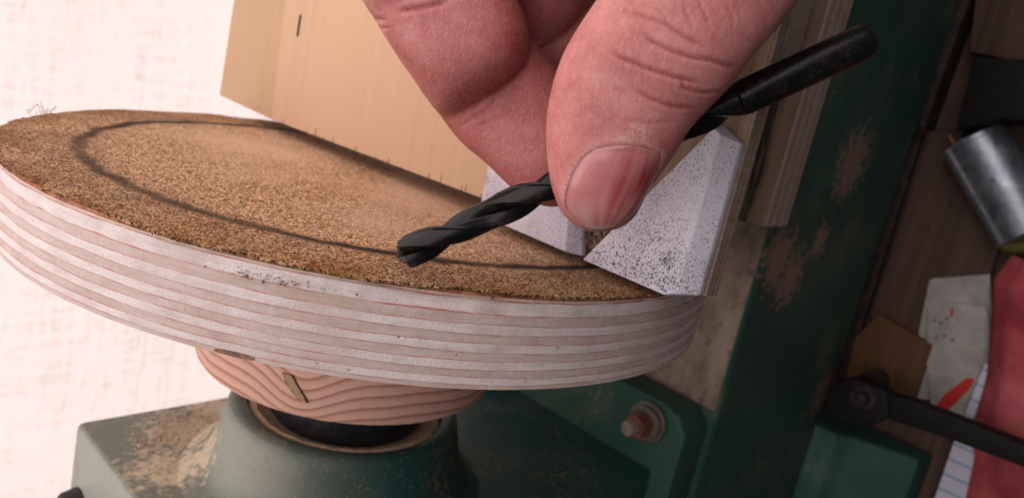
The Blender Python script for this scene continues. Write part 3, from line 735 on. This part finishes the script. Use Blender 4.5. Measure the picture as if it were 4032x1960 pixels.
for L, dp, wd, rd in (
  ([(600, 115), (720, 90), (850, 70), (1000, 30), (1100, 0)], .9, 7, .75), ([(300, 60), (400, 180), (520, 190)], .6, 6, .35),
  ([(330, 160), (440, 250), (560, 270)], .35, 5, .2), ([(1270, 1105), (1400, 1030), (1560, 890)], .45, 6, .45), ([(1180, 1160), (1290, 1100)], .3, 6, .3),
  ([(1140, 740), (1200, 870), (1270, 960)], .18, 4, .15), ([(1400, 600), (1480, 690)], .2, 4, .12),
  ([(1250, 1180), (1450, 1120), (1600, 1040)], .2, 4, .15)):
    crease(z1(L), dp, wd, rd, *IX)
# shallow skin ridges across the forefinger
rg = (face > .1) & (dpt_ > 118) & (dpt_ < 152) & (px < 1400)
phase = (px*.42+py*.91)/9.5
nz = np.array([mnoise.noise(Vector((a/40, b/40, 0))) for a, b in zip(px[rg], py[rg])])
disp[rg] += .045*np.sin(2*math.pi*(phase[rg]+.8*nz))*np.clip(.6+nz, 0, 1)
# nail bed
NROWS = [((655, 283), (1040, 300)), ((585, 340), (1036, 350)), ((538, 410), (1016, 428)), ((506, 488), (985, 500)), ((486, 556), (946, 570)),
         ((487, 608), (912, 618)), ((508, 655), (876, 660)), ((556, 696), (826, 697)), ((615, 722), (765, 720))]
outl = z3([r[0] for r in NROWS])+z3([r[1] for r in NROWS][::-1])+z3([(960, 262), (850, 250), (740, 256)])
poly = np.array(outl)
ins = np.zeros(NVx, bool)
for i in range(len(poly)):
    x0, y0 = poly[i]; x1, y1 = poly[(i+1) % len(poly)]
    if y0 == y1: continue
    c = ((y0 > py) != (y1 > py)) & (px < (x1-x0)*(py-y0)/(y1-y0)+x0); ins ^= c
dn, _ = segdist(list(poly)+[tuple(poly[0])])
tk = (face > .0) & (dpt_ < 119)
sd = np.where(ins, -dn, dn)
disp += np.where(tk, -.35*np.clip(-sd/10, 0, 1), 0)
disp += np.where(tk, .12*np.exp(-((sd-9)/10)**2), 0)
tint[:, 1] = np.where(tk & (py < 500), np.maximum(tint[:, 1], .30*np.exp(-((sd-6)/7)**2)*(np.sin(px*.31)*np.sin(py*.43+px*.11) > -.1)), tint[:, 1])
d_, _ = segdist(z3([(830, 215), (880, 170), (930, 150), (960, 190)])); tint[:, 1] = np.where(tk, np.maximum(tint[:, 1], .45*np.exp(-(d_/13)**2)*(np.sin(px*1.1+py*.4)*np.sin(py*1.3) > .1)), tint[:, 1])
ixr = np.clip((dpt_-120)/8, 0, 1)*(px < 1500); tint[:, 0] = np.maximum(tint[:, 0], .48*ixr*np.clip((px-960+.25*py)/260, .1, 1))   # forefinger's shade painted into the tint, deeper to the right, over its pinched flush
co += nr*disp[:, None]/1000
me2.vertices.foreach_set('co', co.ravel()); me2.update()
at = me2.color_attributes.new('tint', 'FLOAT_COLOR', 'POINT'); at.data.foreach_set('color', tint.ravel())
me2.polygons.foreach_set('use_smooth', [True]*len(me2.polygons))
# nail plate lying in the bed
NS = 64; rows = []
for i in range(len(NROWS)-1):
    for f in ((0, .33, .66) if i < len(NROWS)-2 else (0, .33, .66, 1.0)):
        rows.append([tuple(np.array(NROWS[i][s])*(1-f)+np.array(NROWS[i+1][s])*f) for s in (0, 1)])
nv, nt_, nf = [], [], []; NRW = len(rows)
for i, (l, r) in enumerate(rows):
    for j in range(NS):
        s = j/(NS-1); x = l[0]*(1-s)+r[0]*s; y = l[1]*(1-s)+r[1]*s
        arch = math.sin(math.pi*s); y -= 34*arch*max(0, 1-i/5); y += 22*arch*max(0, (i-NRW+6)/5)
        (X, Y), = z3([(x, y)]); d = A@np.array([(X*4032/2576-2016)/FPX, -(Y*4032/2576-980)/FPX, -1.0]); d /= np.linalg.norm(d)
        hit, nrm, idx, dist = bvh.ray_cast(Vector(camw)-hand_loc, Vector(d))
        if hit is None: hit = Vector(camw)-hand_loc+Vector(d)*.114; nrm = -Vector(d)
        e = min(s, 1-s)/.12; e = min(1, e); e2_ = min(1, i/3); e3 = min(1, (NRW-1-i)/2.0)
        nv.append(hit+nrm*(.00030*min(e, e2_)-.00030))
        rr = i/(NRW-1)
        red = 1.0*math.exp(-((s-.86)/.07)**2)*math.exp(-((rr-.28)/.17)**2)+.55*math.exp(-((s-.62)/.12)**2)*math.exp(-((rr-.45)/.4)**2)+.35*math.exp(-((s-.74)/.025)**2)*max(0, 1-abs(rr-.65)/.4)
        sk = mnoise.noise(Vector((s*14, rr*.6, 2)))+.6*mnoise.noise(Vector((s*38, rr*.8, 5))); red += .28*max(0, sk)*(s > .35)
        pale = .85*math.exp(-((rr-1)/.075)**2)+.22*max(0, -sk)+.40*math.exp(-((s-.25)/.12)**2)*math.exp(-((rr-.75)/.2)**2)
        dirt = .85*math.exp(-(s/.03)**2)*(rr < .7)+.6*max(0, 1-(1-rr)/.03)+.35*math.exp(-((rr-.02)/.03)**2)
        nt_.append((min(1, red), min(1, pale), min(1, dirt), 1))
for i in range(NRW-1):
    for j in range(NS-1): nf.append((i*NS+j, i*NS+j+1, (i+1)*NS+j+1, (i+1)*NS+j))
nm = bpy.data.meshes.new('thumbnail'); nm.from_pydata([tuple(v) for v in nv], [], nf); nm.update(); nm.materials.append(MT['nail'])
na = nm.color_attributes.new('tint', 'FLOAT_COLOR', 'POINT'); na.data.foreach_set('color', np.array(nt_).ravel())
nm.polygons.foreach_set('use_smooth', [True]*len(nm.polygons))
nail = bpy.data.objects.new('thumbnail', nm); COL.objects.link(nail); nail.parent = hand
nail['label'] = 'thumbnail with a dark red bruise along one side'
so = nail.modifiers.new('t', 'SOLIDIFY'); so.thickness = .0004; so.offset = -1

# ------------------------------------------------------------------ sawdust and fibres
pts = []
while len(pts) < 2000:      # heap on the headstock's shoulder, behind the spindle
    x, y = random.uniform(330, 620), random.uniform(985, 1190)
    q = on(x, y, 'v', hv+.3)
    dens = math.exp(-((x-450-.45*(1085-y))/85)**2-((y-1085)/62)**2)+.5*fb((x, y, 0), .012)
    if random.random() < dens*1.1 and math.hypot(q[0], q[2]) > 42 and q[2] > -52 and q[0] > -52: pts.append(q)
flakes('sawdust', pts, .38, MT['dust'], 'pale sawdust caked on the green headstock beside the spindle boss', 'sawdust', 1)
vs = []; fs = []
for k in range(12):         # dark fibres caught on the far rim of the paper
    c = np.array(on(95+rng.normal()*22, 286+rng.normal()*4, 'v', .3)); d = rng.normal(size=3); d[1] = abs(d[1])+.3; d /= np.linalg.norm(d)
    L = random.uniform(1.4, 4.4); prev = None
    for i in range(6):
        c2 = c+d*L*i/5+np.array([0, .25*math.sin(i*1.3+k), .3*math.cos(i+k)])
        b = len(vs); vs += [c2, c2+np.array([.09, 0, .04]), c2+np.array([.02, .09, .04])]
        if i: fs += [(b-3+a, b-3+(a+1) % 3, b+(a+1) % 3, b+a) for a in range(3)]
fz = mesh('torn_fibres', vs, fs, MT['fuzz']); tag(fz, 'dark torn fibres sticking up from the far rim of the sanding disc', 'fibres', 'stuff')

tp = []
for _ in range(95):
    a = math.radians(random.gauss(138, 2.6)); tp.append(((89.6+abs(rng.normal())*.25)*math.cos(a), -3.3+rng.normal()*.42-.05*(math.degrees(a)-138), (89.6+abs(rng.normal())*.25)*math.sin(a)))
flakes('fibre_tuft', tp, .26, MT['tuft'], 'brown fuzz of torn wood fibres on the plywood rim of the sanding disc', 'fibres')
# ------------------------------------------------------------------ clutter on the bench in front of the bed
def slab(name, px_, u0, u1, mat, label=None, cat=None, parent=None, bev=.3):
    q = [on(x, y, 'u', u0) for x, y in px_]
    o = prism(name, [(a[1], a[2]) for a in q], 'u', u0, u1, mat, parent, bev)
    if label: tag(o, label, cat)
    return o
slab('iron_rail', [(2392, -90), (2470, -90), (2325, 322), (2300, 318)], BENCH-16, BENCH-.1, MT['rust'], 'dark rusty iron rail lying along the foot of the lathe bed', 'rail')
slab('iron_strip', [(2296, 330), (2322, 335), (2112, 1000), (2088, 1000)], BENCH-5, BENCH-.1, MT['rust'], 'thin dark iron strip below the green bed, ending at the clamp bar', 'strip')
bar = empty('clamp_bar', P(BENCH, -80, 80), 'black iron bar with a bolted eye reaching out from the lathe leg', 'bar')
UA = BENCH-44
slab('arm', [(2215, 985), (2290, 1005), (2700, 1165), (2700, 1222), (2360, 1095), (2215, 1050)], UA, UA+8, MT['black'], parent=bar, bev=1)
slab('end_plate', [(2092, 962), (2150, 950), (2232, 985), (2236, 1052), (2190, 1072), (2070, 1058)], UA-1, UA+9, MT['black'], parent=bar, bev=1.2)
c = on(2172, 1000, 'u', UA-1.5)
cyl('pin', (UA-1.2, c[1], c[2]), (UA-5, c[1], c[2]), 3.2, 2.8, MT['spindle'], bar, 20, .6)
cyl('washer', (UA-.9, c[1], c[2]), (UA-2.2, c[1], c[2]), 5.4, 5.4, MT['rust'], bar, 24, .4)
cyl('post', (BENCH-.1, c[1], c[2]-6), (UA+9.1, c[1], c[2]-6), 5, 5, MT['rust'], bar, 20, .6)
wb_ = slab('wood_block', [(2150, 850), (2210, 790), (2345, 868), (2300, 1010), (2120, 985)], BENCH-9, BENCH-.1, MT['wood2'], 'warm brown wood offcut lying beside the clamp bar', 'wood')
slab('wood_board', [(2340, 330), (2420, 330), (2520, 600), (2470, 760), (2340, 850), (2190, 800)], BENCH-5, BENCH-.1, MT['wood1'], 'dull brown wood board on the bench below the green bed', 'board')
slab('brown_panel', [(2460, -60), (2720, -60), (2720, 190), (2585, 160), (2440, 130)], BENCH-14, BENCH-.1, MT['wood1'], 'reddish brown wood panel behind the black case on bench', 'panel')
slab('black_case', [(2445, 140), (2600, 150), (2720, 250), (2720, 330), (2520, 300), (2400, 330)], BENCH-30, BENCH-.1, MT['black'], 'black plastic case next to the grey metal tube', 'case', bev=3)
c0 = on(2452, 355, 'u', BENCH-12); c1 = on(2590, 590, 'u', BENCH-12); d = (c1-c0)
tube_o = empty('metal_tube', P(BENCH-1, c0[1], c0[2]), 'grey galvanised metal tube lying between the black case and the red cloth', 'tube')
cyl('tube_wall', c0, c0+d*1.0, 12.8, 12.8, MT['can'], tube_o, 40, .5)
cyl('end_rim', c0-d/np.linalg.norm(d)*.8, c0+d/np.linalg.norm(d)*2.0, 13.1, 13.1, MT['can'], tube_o, 40, .5)
s0 = on(2388, 340, 'u', BENCH-6.4); s1 = on(2493, 535, 'u', BENCH-6.4)
tag(cyl('wood_stick', s0, s1, .75, .75, MT['stick'], None, 10), 'thin orange wood stick lying beside the metal tube', 'stick')
c = on(2560, 575, 'u', BENCH-9)
ol = empty('olive_cap', P(BENCH, c[1], c[2]), 'olive green round plastic cap between the metal tube and the red cloth', 'cap')
cyl('cap_body', (BENCH-.1, c[1], c[2]), (BENCH-13, c[1], c[2]), 12, 10.5, MT['olive'], ol, 24, 1.5)
cyl('cap_top', (BENCH-12.8, c[1], c[2]), (BENCH-17, c[1], c[2]), 6, 5, MT['olive'], ol, 24, 1)
cd = empty('printed_card', P(BENCH-8, -40, 90), 'crumpled dirty white card packet with red print under the notebook paper', 'card')
slab('back_card', [(2338, 705), (2350, 700), (2490, 690), (2500, 900), (2380, 1010), (2300, 1000), (2312, 830)], BENCH-6, BENCH-5.2, MT['card'], parent=cd, bev=.2)
slab('front_card', [(2335, 770), (2360, 760), (2480, 770), (2500, 880), (2420, 1075), (2345, 1045), (2330, 900)], BENCH-8, BENCH-7.2, MT['card'], parent=cd, bev=.2)
slab('red_stroke', [(2355, 1030), (2358, 1012), (2378, 990), (2432, 950), (2452, 952), (2440, 978), (2388, 1028), (2366, 1040)], BENCH-8.3, BENCH-8.05, MT['red'], parent=cd, bev=0)
slab('red_tick', [(2392, 748+30), (2400, 745+30), (2396, 765+30), (2390, 768+30)], BENCH-8.3, BENCH-8.05, MT['red'], parent=cd, bev=0)
for x, y in ((2346, 800), (2362, 806), (2378, 796), (2352, 842), (2372, 838), (2392, 850)):
    slab('print_mark', [(x, y), (x+9, y+2), (x+8, y+10), (x-1, y+9)], BENCH-8.3, BENCH-8.05, MT['grey'], parent=cd, bev=0)
slab('notebook_paper', [(2478, 912), (2486, 916), (2472, 1010), (2455, 1050), (2462, 1130), (2440, 1300), (2335, 1300), (2400, 1110)], BENCH-11.4, BENCH-11.0, MT['lined'],
     'torn white notebook paper with blue lines beside the red cloth', 'paper', bev=0)
# red cloth: rumpled sheet
vs = []; fs = []; NA_, NB_ = 44, 40
ey = [640, 700, 800, 940, 1020, 1080, 1150, 1260, 1340]; ex = [2545, 2500, 2492, 2484, 2462, 2440, 2452, 2428, 2410]
for i in range(NA_):
    y_ = 640+700*i/(NA_-1); q = on(np.interp(y_, ey, ex), y_, 'u', BENCH-13)
    for j in range(NB_):
        v = q[1]-.15*j; w = q[2]+80*j/(NB_-1)
        edge = min(1, j/4)
        u = BENCH-13-edge*(7+6*fb((v, w, 0), .03)+3.0*math.sin(w*.13+v*.05)+1.5*fb((v, w, 5), .12))
        vs.append((min(u, BENCH-12), v, w))
k0 = len(vs); vs += [(q[0]+1.0, q[1], q[2]) for q in vs]
for i in range(NA_-1):
    for j in range(NB_-1):
        f = (i*NB_+j, i*NB_+j+1, (i+1)*NB_+j+1, (i+1)*NB_+j); fs += [f, tuple(k0+x for x in f)]
rim_ = [j for j in range(NB_)]+[i*NB_+NB_-1 for i in range(1, NA_)]+[(NA_-1)*NB_+j for j in range(NB_-2, -1, -1)]+[i*NB_ for i in range(NA_-2, 0, -1)]
for a, b in zip(rim_, rim_[1:]+rim_[:1]): fs.append((a, b, k0+b, k0+a))
cl = mesh('red_cloth', vs, fs, MT['cloth'], smooth=True, angle=60); tag(cl, 'rumpled red shop cloth with brown stains beside notebook paper', 'cloth')
